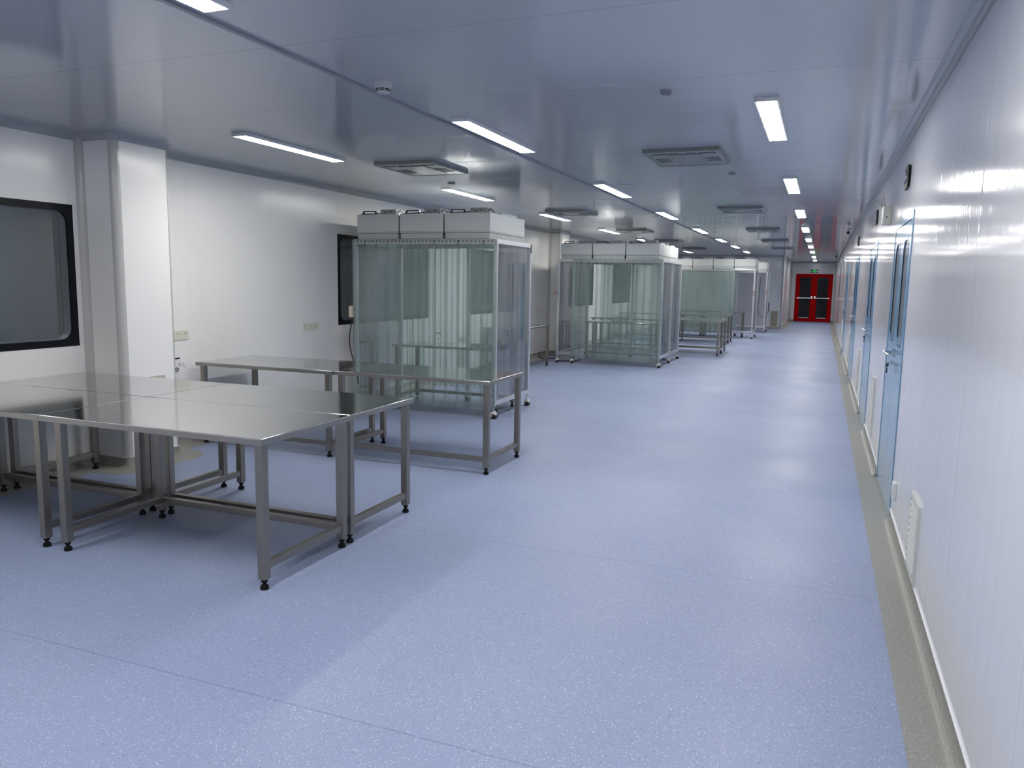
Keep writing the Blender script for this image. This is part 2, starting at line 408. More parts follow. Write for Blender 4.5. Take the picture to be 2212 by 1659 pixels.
for px, a, b in ((PX1, PY1a, PY1b), (PX2, PY2a, PY2b)):
    base_run(bm, bw, (XL, a), (px-.03, a), (0, -1), strip=.22); base_run(bm, bw, (px, a+.03), (px, b), (1, 0), strip=.22)
    base_run(bm, bw, (XL, b), (px-.02, b), (0, 1), strip=.2)
    lathe(bm, [(0, 0), (.25, 0), (.25, .002), (.085, .003), (.052, .02), (.04, .045), (.04, .085), (0, .085)], (px-.035, a+.035, 0), 28)
for px, b in ((PX1, PY1b), (PX2, PY2b)): lathe(bm, [(0, 0), (.22, 0), (.22, .0021), (0, .0021)], (px-.02, b-.01, 0), 28)
o = struct('baseboard_left', bm, 'border', smooth=True); obj('capping_strip', bw, 'whiteedge', o)
bm, bw = bmesh.new(), bmesh.new()
base_run(bm, bw, (XL, YE), (XP, YE), (0, -1)); base_run(bm, bw, (XP, YE), (XP, YD), (1, 0), strip=.2)
base_run(bm, bw, (XP, YD), (RD[0], YD), (0, -1)); base_run(bm, bw, (RD[1], YD), (XW, YD), (0, -1))
o = struct('baseboard_far', bm, 'border'); obj('capping_strip', bw, 'whiteedge', o)

# corridor and rooms behind the glass
struct('wall_corridor', B((-8.1, -8.0, 0, 27, 0, ZC), (-8.0, -5.8, -.1, 0, 0, ZC), (-8.0, -5.8, 27, 27.1, 0, ZC), (-8.1, -5.8, 0, 27, ZC, ZC+.1), (-8.1, -5.8, 0, 27, -.1, 0)), 'corr')
for i, (yy, ln) in enumerate(((1.5, 1.2), (4.5, 1.2), (10.5, .5), (15, .5), (22, .5))):  # out-of-view lights added to lift the corridor seen through the windows
    t = thing('corridor_fill', 'added unseen light brightening the corridor beyond the windows', 'lamp', (-7.3, yy, ZC), 'added corridor fill lights')
    obj('fill_housing', B((-.1, .1, -ln/2, ln/2, -.04, 0)), 'white', t); obj('diffuser', B((-.09, .09, -ln/2+.02, ln/2-.02, -.045, -.0405)), 'fill_led', t)

# windows: black printed border with rounded inner corners, recess, two panes
for i, (a, b, c, d) in enumerate(WIN):
    bm = bmesh.new(); q = .055
    frame_rect(bm, 0, XL-.012, XL+.004, (a, b, c, d), (a+q, b-q, c+q, d-q), .09)
    w = struct('window_%d' % (i+1), bm, 'blackglass')
    bm = bmesh.new(); frame_rect(bm, 0, XL-.09, XL-.012, (a, b, c, d), (a+q+.004, b-q-.004, c+q+.004, d-q-.004), .09); obj('lining', bm, 'trimdark', w, True)
    bm = bmesh.new(); frame_rect(bm, 0, XL-.10, XL-.09, (a, b, c, d), (a+q, b-q, c+q, d-q), .09); obj('rear_border', bm, 'blackglass', w)
    obj('pane', B((XL-.008, XL-.003, a+.02, b-.02, c+.02, d-.02)), 'glass', w)

# ---------------------------------------------------------------- doors
def lever(parent, x, y, z, sy, pm='chrome', l=.125):
    bm = bmesh.new()
    cyl(bm, (x, y, z), (x-.012, y, z), .026, seg=20); cyl(bm, (x-.01, y, z), (x-.055, y, z), .010)
    tube(bm, [(x-.05, y, z), (x-.058, y+sy*.015, z), (x-.058, y+sy*l*.6, z), (x-.054, y+sy*l*.9, z), (x-.04, y+sy*l, z)], .009, 10)
    return obj('door_handle', bm, pm, parent, True)
for i, (a, b) in enumerate(DOORS):
    g = .003; seam = (a+b)/2-.035*0
    bm = B((XW-.006, XW+.06, a+g, a+.05, 0, DH-g), (XW-.006, XW+.06, b-.05, b-g, 0, DH-g), (XW-.006, XW+.06, a+.05, b-.05, DH-.055, DH-g))
    dr = struct('door_%d' % (i+1), bm, 'blueframe')
    obj('gasket', B((XW+.012, XW+.02, a+.05, b-.05, .0, DH-.055)), 'gasket', dr)
    for k, (p, q) in enumerate(((a+.052, seam-.0025), (seam+.0025, b-.052))):
        lf = bmesh.new(); z0, z1 = .008, DH-.06
        c = (p+q)/2; hw = .16; v0, v1 = 1.19, 1.935; ch = .055
        # leaf with an opening for the vision panel
        for bx in ((p, c-hw, z0, z1), (c+hw, q, z0, z1), (c-hw, c+hw, z0, v0), (c-hw, c+hw, v1, z1)):
            box(lf, XW-.003, XW+.045, bx[0], bx[1], bx[2], bx[3])
        L = obj('door_leaf', lf, 'blue', dr)
        oc = [(c-hw+ch, v0), (c+hw-ch, v0), (c+hw, v0+ch), (c+hw, v1-ch), (c+hw-ch, v1), (c-hw+ch, v1), (c-hw, v1-ch), (c-hw, v0+ch)]
        bm = bmesh.new(); extrude(bm, oc, 0, XW+.001, XW+.006); obj('vision_panel', bm, 'visionglass', L)
        bm = bmesh.new(); extrude(bm, [(x, z) for x, z in ((c-hw, v0), (c+hw, v0), (c+hw, v1), (c-hw, v1))], 0, XW+.006, XW+.04); obj('panel_backing', bm, 'blue', L)
        bm = bmesh.new(); n8 = len(oc); sc_ = lambda pt, k_: (c+(pt[0]-c)*k_, (v0+v1)/2+(pt[1]-(v0+v1)/2)*(1-(1-k_)*.45))
        O = [sc_(pt, 1.06) for pt in oc]
        rings = [[bm.verts.new((x, *pt)) for pt in R] for R, x in ((O, XW-.003), (O, XW-.005), (oc, XW-.005), (oc, XW+.002))]
        for A, Bq in zip(rings, rings[1:]):
            for j in range(n8): bm.faces.new((A[j], A[(j+1) % n8], Bq[(j+1) % n8], Bq[j]))
        obj('panel_rim', bm, 'blueframe', L)
        if k == 0 or i < 2:
            lever(L, XW-.003, seam-.05 if k == 0 else seam+.05, 1.115, -1 if k == 0 else 1)
        if k == 1:
            bm = bmesh.new(); cyl(bm, (XW-.003, seam+.04, 1.035), (XW-.018, seam+.04, 1.035), .014); cyl(bm, (XW-.018, seam+.04, 1.035), (XW-.035, seam+.04, 1.035), .004)
            obj('lock_cylinder', bm, 'chrome', L, True)
            bm = bmesh.new(); lathe(bm, [(0, -.012), (.009, -.01), (.013, .006), (.008, .018), (0, .02)], (XW-.037, seam+.045, 1.015), 12)
            box(bm, XW-.042, XW-.032, seam+.036, seam+.054, .955, 1.0, bev=.003)
            obj('key_bunch', bm, 'galvdark', L)
    if i == 0: dr['label'] = 'nearest pale blue double door in the right wall'
# red double door
t = struct('door_5', B((RD[0]+.003, RD[0]+.055, YD-.02, YD+.06, 0, RD[3]-.003), (RD[1]-.055, RD[1]-.003, YD-.02, YD+.06, 0, RD[3]-.003), (RD[0]+.055, RD[1]-.055, YD-.02, YD+.06, RD[3]-.06, RD[3]-.003)), 'red')
mid = (RD[0]+RD[1])/2-.0
for k, (p, q) in enumerate(((RD[0]+.057, mid-.003), (mid+.003, RD[1]-.057))):
    w0, w1 = (p+.135, q-.125) if k == 0 else (p+.135, q-.13)
    bm = bmesh.new(); y0, y1 = YD-.012, YD+.04
    for bx in ((p, w0, .01, RD[3]-.062), (w1, q, .01, RD[3]-.062), (w0, w1, .01, .15), (w0, w1, 2.02, RD[3]-.062)): box(bm, bx[0], bx[1], y0, y1, bx[2], bx[3])
    L = obj('door_leaf', bm, 'red', t)
    bm = bmesh.new(); frame_rect(bm, 1, y0-.004, y1, (w0-.001, w1+.001, .149, 2.021), (w0+.025, w1-.025, .18, 1.995), .002, 1); obj('glass_bead', bm, 'blackglass', L)
    obj('glass_pane', B((w0+.02, w1-.02, YD+.005, YD+.012, .17, 2.0)), 'doorglass', L)
    obj('sill_strip', B((w0+.03, w1-.03, y0-.006, y0+.002, .165, .185)), 'chrome', L)
    bm = B((p+.03, q-.03, YD-.09, YD-.062, 1.06, 1.10)); s = q-.06 if k == 0 else p+.06
    box(bm, s-.035, s+.035, YD-.095, YD-.012, 1.045, 1.16, bev=.006); box(bm, (p+.05 if k == 0 else q-.09), (p+.09 if k == 0 else q-.05), YD-.075, YD-.012, 1.05, 1.11)
    obj('push_bar', bm, 'chrome', L)
obj('rear_dark', B((RD[0]+.06, RD[1]-.06, YD+.5, YD+.52, 0, 2.4)), 'corr', t)

# ---------------------------------------------------------------- tables
def table(x0, x1, y0, y1, T, li, ri, rear, label, group, fi=.045):
    """li/ri leg insets left and right; rear: which long side carries the stretcher ('f' or 'b')"""
    W, D = x1-x0, y1-y0; t = thing('steel_work_table', label, 'table', ((x0+x1)/2, (y0+y1)/2, 0), group)
    bm = B((-W/2+.001, W/2-.001, -D/2+.001, D/2-.001, T-.034, T), bev=.004); tt = obj('tabletop', bm, 'top', t)
    bm = bmesh.new(); frame_rect(bm, 2, T-.034, T-.0045, (-W/2, W/2, -D/2, D/2), (-W/2+.0014, W/2-.0014, -D/2+.0014, D/2-.0014), .0001, 1); obj('edge_band', bm, 'edge', tt)
    hs = .0235; lx = (-W/2+li, W/2-ri); ly = (-D/2+fi, D/2-fi)
    for x in lx:
        for y in ly:
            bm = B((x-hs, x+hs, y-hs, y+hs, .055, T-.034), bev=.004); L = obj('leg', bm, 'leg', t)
            bm = bmesh.new(); lathe(bm, [(0, 0), (.022, 0), (.023, .010), (.019, .022), (.010, .028), (.010, .038), (.017, .040), (.017, .056), (0, .056)], (x, y, 0), 20); obj('levelling_foot', bm, 'foot', L, True)
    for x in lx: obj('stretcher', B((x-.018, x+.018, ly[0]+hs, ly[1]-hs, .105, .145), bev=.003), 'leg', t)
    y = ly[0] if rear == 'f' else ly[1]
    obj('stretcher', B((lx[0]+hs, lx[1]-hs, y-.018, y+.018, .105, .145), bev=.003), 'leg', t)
    return t
GA = 'four stainless tables pushed together in the foreground'
table(-4.128, -2.55, 3.07, 3.862, .80, .125, .04, 'b', 'stainless table nearest the camera, its near corner pointing out onto the blue floor', GA)
table(-4.135, -2.557, 3.866, 4.645, .80, .115, .04, 'f', 'stainless table directly behind the nearest one, right rear of the foreground block of four', GA)
table(-5.655, -4.131, 3.07, 3.862, .80, .12, .045, 'b', 'stainless table cut by the left edge of the photo, near left of its block', GA)
table(-5.655, -4.138, 3.866, 4.64, .80, .13, .045, 'f', 'stainless table under the big left window, far left of the block of four', GA)
GB = 'two stainless tables end to end in the second row'
table(-5.54, -3.985, 5.76, 6.57, .79, .06, .075, 'f', 'left table of the second row, against the bare white wall right of the pillar', GB)
table(-3.981, -2.475, 5.775, 6.57, .79, .05, .045, 'f', 'right table of the second row, in front of the nearest strip-curtain booth', GB)
table(-5.07, -3.59, 8.64, 9.27, .79, .05, .05, 'b', 'stainless table standing inside the nearest strip-curtain booth', None)
t = table(-5.62, -4.85, 12.75, 14.22, .79, .06, .03, 'f', 'stainless table set lengthwise along the left wall behind the nearest booth', None)
table(-4.70, -3.05, 16.04, 16.83, .79, .06, .06, 'f', 'stainless table inside the middle booth, seen through its strips', None)
GD = 'block of four tables beyond the middle booth'
table(-3.61, -2.09, 18.05, 18.85, .79, .06, .05, 'b', 'front right table of the block just beyond the middle booth', GD)
table(-5.13, -3.615, 18.05, 18.85, .79, .06, .06, 'b', 'front left table of that far block, seen through the middle booth', GD)
table(-3.62, -2.11, 18.86, 19.66, .79, .06, .05, 'f', 'rear right table of the block just beyond the middle booth', GD)
table(-5.14, -3.625, 18.86, 19.66, .79, .06, .06, 'f', 'rear left table of the block just beyond the middle booth', GD)
GF = 'block of four tables in front of the four-unit booth'
table(-3.85, -2.345, 21.75, 22.52, .79, .06, .05, 'b', 'front right table of the block before the four-unit booth', GF)
table(-5.35, -3.855, 21.75, 22.52, .79, .06, .06, 'b', 'front left table of the block before the four-unit booth', GF)
table(-3.85, -2.345, 22.53, 23.30, .79, .06, .05, 'f', 'rear right table of the block before the four-unit booth', GF)
table(-5.35, -3.855, 22.53, 23.30, .79, .06, .06, 'f', 'rear left table of the block before the four-unit booth', GF)
GG = 'tables inside the four-unit booth'
table(-3.49, -2.23, 25.15, 25.62, .79, .05, .05, 'b', 'right table inside the four-unit booth, by its open bay', GG)
table(-4.30, -3.495, 25.15, 25.62, .79, .05, .05, 'b', 'left table inside the four-unit booth, behind the green strips', GG)

# ---------------------------------------------------------------- clean booths
PW = .045
def strip_mesh(w, h, sag=.008, th=.002, n=6):
    bm = bmesh.new(); F_, K = [], []
    for k in range(n+1):
        x = -w/2+w*k/n; y = -sag*(1-(2*x/w)**2)
        F_.append((x, y)); K.append((x, y+th))
    poly = F_+K[::-1]; extrude(bm, poly, 2, -h, 0); return bm
def hanger_mesh(w):
    bm = B((-w/2, w/2, -.012, -.008, -.05, .004))
    return bm
def hook_mesh(w):
    bm = bmesh.new()
    for k in range(3):
        x = -w/2+w*(k+.5)/3
        for a, b in (((x-.020, -.026), (x-.006, -.004)), ((x-.006, -.004), (x+.018, -.004)), ((x-.020, -.026), (x+.004, -.026))):
            d = Vector((b[0]-a[0], b[1]-a[1])).normalized()*.0035; n = Vector((-d.y, d.x))
            extrude(bm, [(a[0]-n.x, a[1]-n.y), (b[0]-n.x, b[1]-n.y), (b[0]+n.x, b[1]+n.y), (a[0]+n.x, a[1]+n.y)], 1, -.017, -.012)
    return bm
protos = {}
def curtain(booth, p0, p1, n, ztop, h, key):
    """n overlapping strips hung from p0 to p1 (local x,y)"""
    p0, p1 = Vector(p0), Vector(p1); L = (p1-p0).length; pitch = L/n; ang = math.atan2(p1.y-p0.y, p1.x-p0.x)
    for k in range(n):
        c = p0+(p1-p0)*((k+.5)/n)
        if key not in protos:
            s = obj('curtain_strip', strip_mesh(pitch*1.28, h), 'strip'); g = obj('hanger_plate', hanger_mesh(pitch*.96), 'galv2', s); g2 = obj('hook_row', hook_mesh(pitch*.96), 'galvdark', s); protos[key] = (s, g, g2)
        else:
            s0, g0, h0 = protos[key]; s = s0.copy(); C.objects.link(s)
            for q0 in (g0, h0): g = q0.copy(); C.objects.link(g); g.parent = s
        s.parent = booth
        off = .004 if k % 2 else -.004
        s.location = (c.x-math.sin(ang)*off, c.y+math.cos(ang)*off, ztop); s.rotation_euler = (0, 0, ang+random.uniform(-.03, .03))
def caster(parent, x, y, h):
    """levelling caster: steel stem, cream housing, black wheel"""
    bm = bmesh.new(); box(bm, x-.022, x+.022, y-.022, y+.022, h-.012, h); cyl(bm, (x, y, .07), (x, y, h-.01), .010, seg=12)
    cyl(bm, (x, y, .082), (x, y, .098), .019, seg=12)
    c = obj('caster', bm, 'alu', parent, True)
    bm = bmesh.new(); poly = [(x-.03, .022), (x+.012, .022), (x+.03, .045), (x+.03, .07), (x+.018, .085), (x-.018, .085), (x-.03, .065)]
    extrude(bm, poly, 1, y-.026, y+.026); obj('caster_housing', bm, 'cream', c)
    bm = bmesh.new(); cyl(bm, (x+.012, y-.030, .027), (x+.012, y+.030, .027), .027, seg=20); cyl(bm, (x-.016, y-.0, 0), (x-.016, y, .022), .018, seg=14); box(bm, x-.022, x-.004, y-.028, y+.028, .045, .058)
    obj('caster_wheel', bm, 'black', c, True)
def booth(name, label, x0, x1, y0, y1, zt, posts, beams, zb=.155):
    o = thing(name, label, 'clean booth', ((x0+x1)/2, (y0+y1)/2, 0)); cx, cyy = o.location.x, o.location.y
    for (x, y) in posts:
        x, y = x-cx, y-cyy
        bm = B((x-PW/2, x+PW/2, y-PW/2, y+PW/2, zb, zt), bev=.004)
        for s in (-1, 1): box(bm, x-.004, x+.004, y+s*(PW/2+.0005)-.001, y+s*(PW/2+.0005)+.001, zb, zt)
        obj('post', bm, 'alu', o); caster(o, x, y, zb)
    for (xa, ya, xb, yb, z) in beams:
        xa, xb, ya, yb = xa-cx, xb-cx, ya-cyy, yb-cyy
        if abs(xb-xa) > abs(yb-ya): q = (xa+PW/2, xb-PW/2, ya-PW/2, ya+PW/2, z, z+.055)
        else: q = (xa-PW/2, xa+PW/2, ya+PW/2, yb-PW/2, z, z+.055)
        bm = B(q, bev=.004); obj('beam', bm, 'alu', o)
    return o, cx, cyy
ffu_proto = {}
def ffu(x0, x1, y0, y1, z0, z1, label, group, flip=False):
    W, D, Hh = round(x1-x0, 3), round(y1-y0, 3), round(z1-z0, 3); key = (W, D, Hh)
    loc = ((x0+x1)/2, (y0+y1)/2, z0)
    if key in ffu_proto:
        o = copy_tree(ffu_proto[key]); o.location = loc; return tag(o, label, 'fan filter unit', group)
    o = thing('fan_filter_unit', label, 'fan filter unit', loc, group); sk = .068
    obj('housing', B((-W/2, W/2, -D/2, D/2, sk, Hh), bev=.003), 'galv', o)
    obj('filter_skirt', B((-W/2+.008, W/2-.008, -D/2+.008, D/2-.008, 0, sk-.004)), 'galv2', o)
    obj('seam_strip', B((-W/2-.001, W/2+.001, -D/2-.001, D/2+.001, sk+.012, sk+.015)), 'galvdark', o)
    obj('fan_cowl', B((-W*.12, W*.42, -D*.08, D*.36, Hh, Hh+.035), bev=.003), 'galv', o)
    for hy in (-D/2+.05, D/2-.08):
        bm = bmesh.new(); h = W*.36/2; xc = -W*.24
        poly = [(xc-h, Hh), (xc-h+.02, Hh+.045), (xc+h-.02, Hh+.045), (xc+h, Hh), (xc+h-.022, Hh), (xc+h-.03, Hh+.033), (xc-h+.03, Hh+.033), (xc-h+.022, Hh)]
        extrude(bm, poly, 1, hy-.012, hy+.012); obj('handle', bm, 'black', o)
    bx0, bx1 = W*.04, W*.40; by0, by1 = -D/2+.035, -D/2+.22
    cb = obj('control_box', B((bx0, bx1, by0, by1, Hh, Hh+.058), bev=.003), 'greybox', o)
    bm = B((bx0+.05, bx0+.075, by0-.002, by0+.001, Hh+.02, Hh+.032), (bx0+.08, bx0+.09, by0-.002, by0+.001, Hh+.010, Hh+.018), (bx0+.12, bx0+.155, by0-.002, by0+.001, Hh+.028, Hh+.038))
    obj('socket_row', bm, 'black', cb)
    bm = bmesh.new(); tube(bm, [(-W*.45, by0+.02, Hh+.006), (-W*.30, by0, Hh+.008), (-.03, by0+.01, Hh+.012), (bx0, by0+.03, Hh+.02)], .006); tube(bm, [(bx1, by0+.04, Hh+.02), (bx1+.03, by0+.06, Hh+.045), (W*.49, by0+.1, Hh+.008)], .005); obj('power_cord', bm, 'black', o, True)
    ffu_proto[key] = o; return o

def switch(o, x, y, z, m='greybox', red=True):
    s = obj('switch_box', B((x-.028, x+.028, y-.045, y, z-.07, z+.07), bev=.004), m, o)
    if red:
        bm = bmesh.new(); cyl(bm, (x, y-.045, z+.03), (x, y-.055, z+.03), .014, seg=14); obj('red_button', bm, 'redbtn', s)
        bm = bmesh.new(); cyl(bm, (x, y-.045, z-.03), (x, y-.053, z-.03), .012, seg=14); obj('pale_button', bm, 'white', s)
def sheet(o, xa, ya, xb, yb, z0, z1, folds=0):
    bm = bmesh.new(); n = 24; p0, p1 = Vector((xa, ya)), Vector((xb, yb)); d = (p1-p0); nn = Vector((-d.y, d.x)).normalized()
    F_ = []; K = []
    for k in range(n+1):
        t = k/n; a = folds*(math.sin(t*math.pi*5)*.6+math.sin(t*math.pi*11+1)*.4)*math.sin(t*math.pi)
        q = p0+d*t+nn*a; F_.append((q.x, q.y)); q = q+nn*.0015; K.append((q.x, q.y))
    extrude(bm, F_+K[::-1], 2, z0, z1); return obj('clear_sheet', bm, 'sheet', o, True)

# booth 1
ZT = 2.082
bx0, bx1, by0, by1 = -5.37, -3.50, 8.29, 9.39
bo, cx, cyy = booth('clean_booth', 'nearest aluminium-framed booth, three fan units on top and ribbed clear strips in front', bx0, bx1, by0, by1, ZT,
    [(bx0, by0), (bx1, by0), (bx1, by1), (bx0, by1), (-4.353, by1)],
    [(bx0, by0, bx1, by0, ZT-.055), (bx0, by1, -4.353, by1, ZT-.055), (-4.353, by1, bx1, by1, ZT-.055), (bx0, by0, bx0, by1, ZT-.055), (bx1, by0, bx1, by1, ZT-.055), (bx1, by0, bx1, by1, .158), (bx0, by0, bx0, by1, .158)])
curtain(bo, (bx0-cx-.01, by0-cyy-.032), (bx1-cx+.01, by0-cyy-.032), 12, ZT-.01, 1.97, 'a')
sheet(bo, bx0-cx, by1-cyy-.03, bx0-cx, by0-cyy+.03, .215, ZT-.056, .004)
curtain(bo, (bx1-cx, by1-cyy+.032), (bx0-cx, by1-cyy+.032), 22, ZT-.01, 1.90, 'b')
sheet(bo, bx1-cx, by0-cyy+.03, bx1-cx, by1-cyy-.03, .215, ZT-.056, .004)
switch(bo, bx0-cx-.045, by0-cyy-.02, 1.20, 'beige', False)
bm = bmesh.new(); X_ = bx0-cx-.045; Y_ = by0-cyy-.045
tube(bm, [(X_+.02, Y_, 1.13), (X_-.01, Y_-.02, .95), (X_-.015, Y_-.02, .78), (X_+.02, Y_-.01, .62), (X_+.07, Y_-.01, .5), (X_+.09, Y_, .3)], .007); obj('power_cord', bm, 'black', bo, True)
bm = B((bx1-cx+PW/2, bx1-cx+PW/2+.004, by1-cyy-.02, by1-cyy+.02, ZT-.12, ZT-.01)); obj('corner_bracket', bm, 'galvdark', bo)
e = (-5.338, -4.762, -4.743, -4.167, -4.148, -3.572)
for k, n in enumerate(('left', 'middle', 'right')):
    ffu(e[2*k], e[2*k+1], 8.275, 9.385, ZT+.006, ZT+.298, 'galvanised fan filter unit on the nearest booth, %s of its three' % n, 'fan units on the nearest booth')
# booth 2
x0, x1, y0, y1 = -4.90, -2.845, 14.85, 16.9; ym = 15.87
bo, cx, cyy = booth('clean_booth', 'middle booth on six casters, two fan units deep, strips hanging across most of its front', x0, x1, y0, y1, 2.068,
    [(x0, y0), (-4.59, y0), (x1, y0), (x1, ym), (x1, y1), (x0, ym), (x0, y1), (-3.87, y1)],
    [(x0, y0, -4.59, y0, 2.013), (-4.59, y0, x1, y0, 2.013), (x0, y1, x1, y1, 2.013), (x0, y0, x0, y1, 2.013), (x1, y0, x1, ym, 2.013), (x1, ym, x1, y1, 2.013), (x0, ym, x1, ym, 2.013),
     (x1, y0, x1, y1, .17), (x0, y0, x0, y1, .17), (x0, y0, -4.59, y0, .17), (x0, y1, x1, y1, .17)])
curtain(bo, (-4.59-cx, y0-cyy-.032), (x1-cx, y0-cyy-.032), 11, 2.055, 1.95, 'c')
curtain(bo, (x1-cx, y1-cyy+.032), (-4.59-cx, y1-cyy+.032), 11, 2.055, 1.95, 'c')
sheet(bo, x0-cx+.02, y0-cyy, -4.59-cx-.02, y0-cyy, .23, 2.01)
sheet(bo, x1-cx, y0-cyy+.03, x1-cx, ym-cyy-.03, .23, 2.01, .02); sheet(bo, x1-cx, ym-cyy+.03, x1-cx, y1-cyy-.03, .23, 2.01, .02)
sheet(bo, x0-cx, y0-cyy+.03, x0-cx, y1-cyy-.03, .23, 2.01, .01)
switch(bo, x0-cx-.04, y0-cyy-.024, 1.36)
bm = bmesh.new(); tube(bm, [(x1-cx-.03, .1, 1.9), (x1-cx-.035, .12, 1.2), (x1-cx-.03, .15, .6), (x1-cx-.04, .1, .32), (x1-cx-.04, -.2, .28)], .008); obj('power_cord', bm, 'black', bo, True)
e = (-4.87, -4.232, -4.218, -3.575, -3.562, -2.91)
e = [(-4.868, -4.228), (-4.212, -3.572), (-3.556, -2.916)]
for r, (ya, yb) in enumerate(((14.835, 15.865), (15.875, 16.905))):
    for k, n in enumerate(('left', 'middle', 'right')):
        ffu(e[k][0], e[k][1], ya, yb, 2.073, 2.365, 'galvanised fan filter unit on the middle booth, %s of the %s row' % (n, ('front', 'rear')[r]), 'fan units on the middle booth')
# booth 3
x0, x1, y0, y1 = -4.42, -1.93, 24.62, 25.78
bo, cx, cyy = booth('clean_booth', 'booth topped by four fan units, green strips left, clear bay right', x0, x1, y0, y1, 2.10,
    [(x0, y0), (-2.54, y0), (x1, y0), (x1, y1), (x0, y1), (-2.54, y1)],
    [(x0, y0, -2.54, y0, 2.045), (-2.54, y0, x1, y0, 2.045), (x0, y1, x1, y1, 2.045), (x0, y0, x0, y1, 2.045), (x1, y0, x1, y1, 2.045), (-2.54, y0, x1, y0, .17), (x1, y0, x1, y1, .17), (x0, y0, x0, y1, .17)])
curtain(bo, (x0-cx, y0-cyy-.032), (-2.54-cx, y0-cyy-.032), 12, 2.09, 1.97, 'd')
curtain(bo, (-2.54-cx, y1-cyy+.032), (x0-cx, y1-cyy+.032), 12, 2.09, 1.97, 'd')
sheet(bo, -2.54-cx+.02, y0-cyy, x1-cx-.02, y0-cyy, .23, 2.04); sheet(bo, x1-cx, y0-cyy+.03, x1-cx, y1-cyy-.03, .23, 2.04, .02)
switch(bo, x1-cx, y0-cyy-.024, 1.37)
e = [(-4.41, -3.797), (-3.785, -3.172), (-3.160, -2.547), (-2.535, -1.922)]
for k, n in enumerate(('leftmost', 'second', 'third', 'rightmost')):
    ffu(e[k][0], e[k][1], 24.61, 25.77, 2.106, 2.395, 'pale fan filter unit on the four-unit booth, %s in its row' % n, 'fan units on the four-unit booth')
# booth 4
x0, x1, y0, y1 = -3.06, -1.80, 28.08, 29.2
bo, cx, cyy = booth('clean_booth', 'farthest booth, mostly hidden, its clear bay just left of the louvred wall grille', x0, x1, y0, y1, 2.10,
    [(x0, y0), (x1, y0), (x1, y1), (x0, y1)],
    [(x0, y0, x1, y0, 2.045), (x0, y1, x1, y1, 2.045), (x0, y0, x0, y1, 2.045), (x1, y0, x1, y1, 2.045), (x1, y0, x1, y1, .17), (x0, y0, x0, y1, .17), (x0, y0, x1, y0, .17)])
sheet(bo, x0-cx+.02, y0-cyy, x1-cx-.02, y0-cyy, .23, 2.04); sheet(bo, x1-cx, y0-cyy+.03, x1-cx, y1-cyy-.03, .23, 2.04, .01)
switch(bo, x1-cx, y0-cyy-.024, 1.38)
bm = bmesh.new(); tube(bm, [(.42, -.45, 1.9), (.40, -.45, 1.2), (.38, -.45, .85), (.44, -.46, .6), (.58, -.48, .52)], .008); obj('power_cord', bm, 'black', bo, True)
ffu(-2.43, -1.812, 28.07, 29.19, 2.106, 2.395, 'small-looking fan unit on the farthest booth, right one', 'fan units on the farthest booth')
ffu(-3.055, -2.437, 28.07, 29.19, 2.106, 2.395, 'fan unit on the farthest booth hidden behind the four-unit booth', 'fan units on the farthest booth')

# ---------------------------------------------------------------- ceiling fixtures
rows = {'right': -.385, 'middle': -2.40, 'left': -4.30}
starts = [-2.25, 1.35, 5.02, 8.62, 12.12, 15.75, 19.3, 22.6, 26.2]
ln, wd_ = 1.33, .118
light0 = None
def led(x, y0, label, group, l=ln):
    global light0
    if light0 is None:
        light0 = thing('ceiling_light', label, 'ceiling light', (x, y0+ln/2, ZC), group)
        obj('housing', B((-wd_/2-.012, wd_/2+.012, -ln/2-.015, ln/2+.015, -.026, 0), bev=.003), 'white', light0)
        obj('diffuser', B((-wd_/2, wd_/2, -ln/2, ln/2, -.0268, -.0262)), 'led', light0)
        return light0
    o = copy_tree(light0); o.location = (x, y0+ln/2, ZC); return tag(o, label, 'ceiling light', group)
ordn = ['behind the camera', 'behind the camera', 'nearest in view', 'second in view', 'third in view', 'fourth in view', 'fifth in view', 'sixth in view', 'last before the end wall']
for nm, x in rows.items():
    for i, y in enumerate(starts):
        w = ordn[i]
        if nm == 'middle' and i == 1: w = 'cut by the top edge'
        led(x, y, 'lit LED strip light in the %s ceiling row, %s' % (nm, w), 'lit LED strip lights in three ceiling rows')
led(-.385, 30.6, 'lit LED strip light in the right ceiling row, first past the end wall', 'lit LED strip lights in three ceiling rows')
led(-.385, 34.6, 'lit LED strip light nearest the red door', 'lit LED strip lights in three ceiling rows')

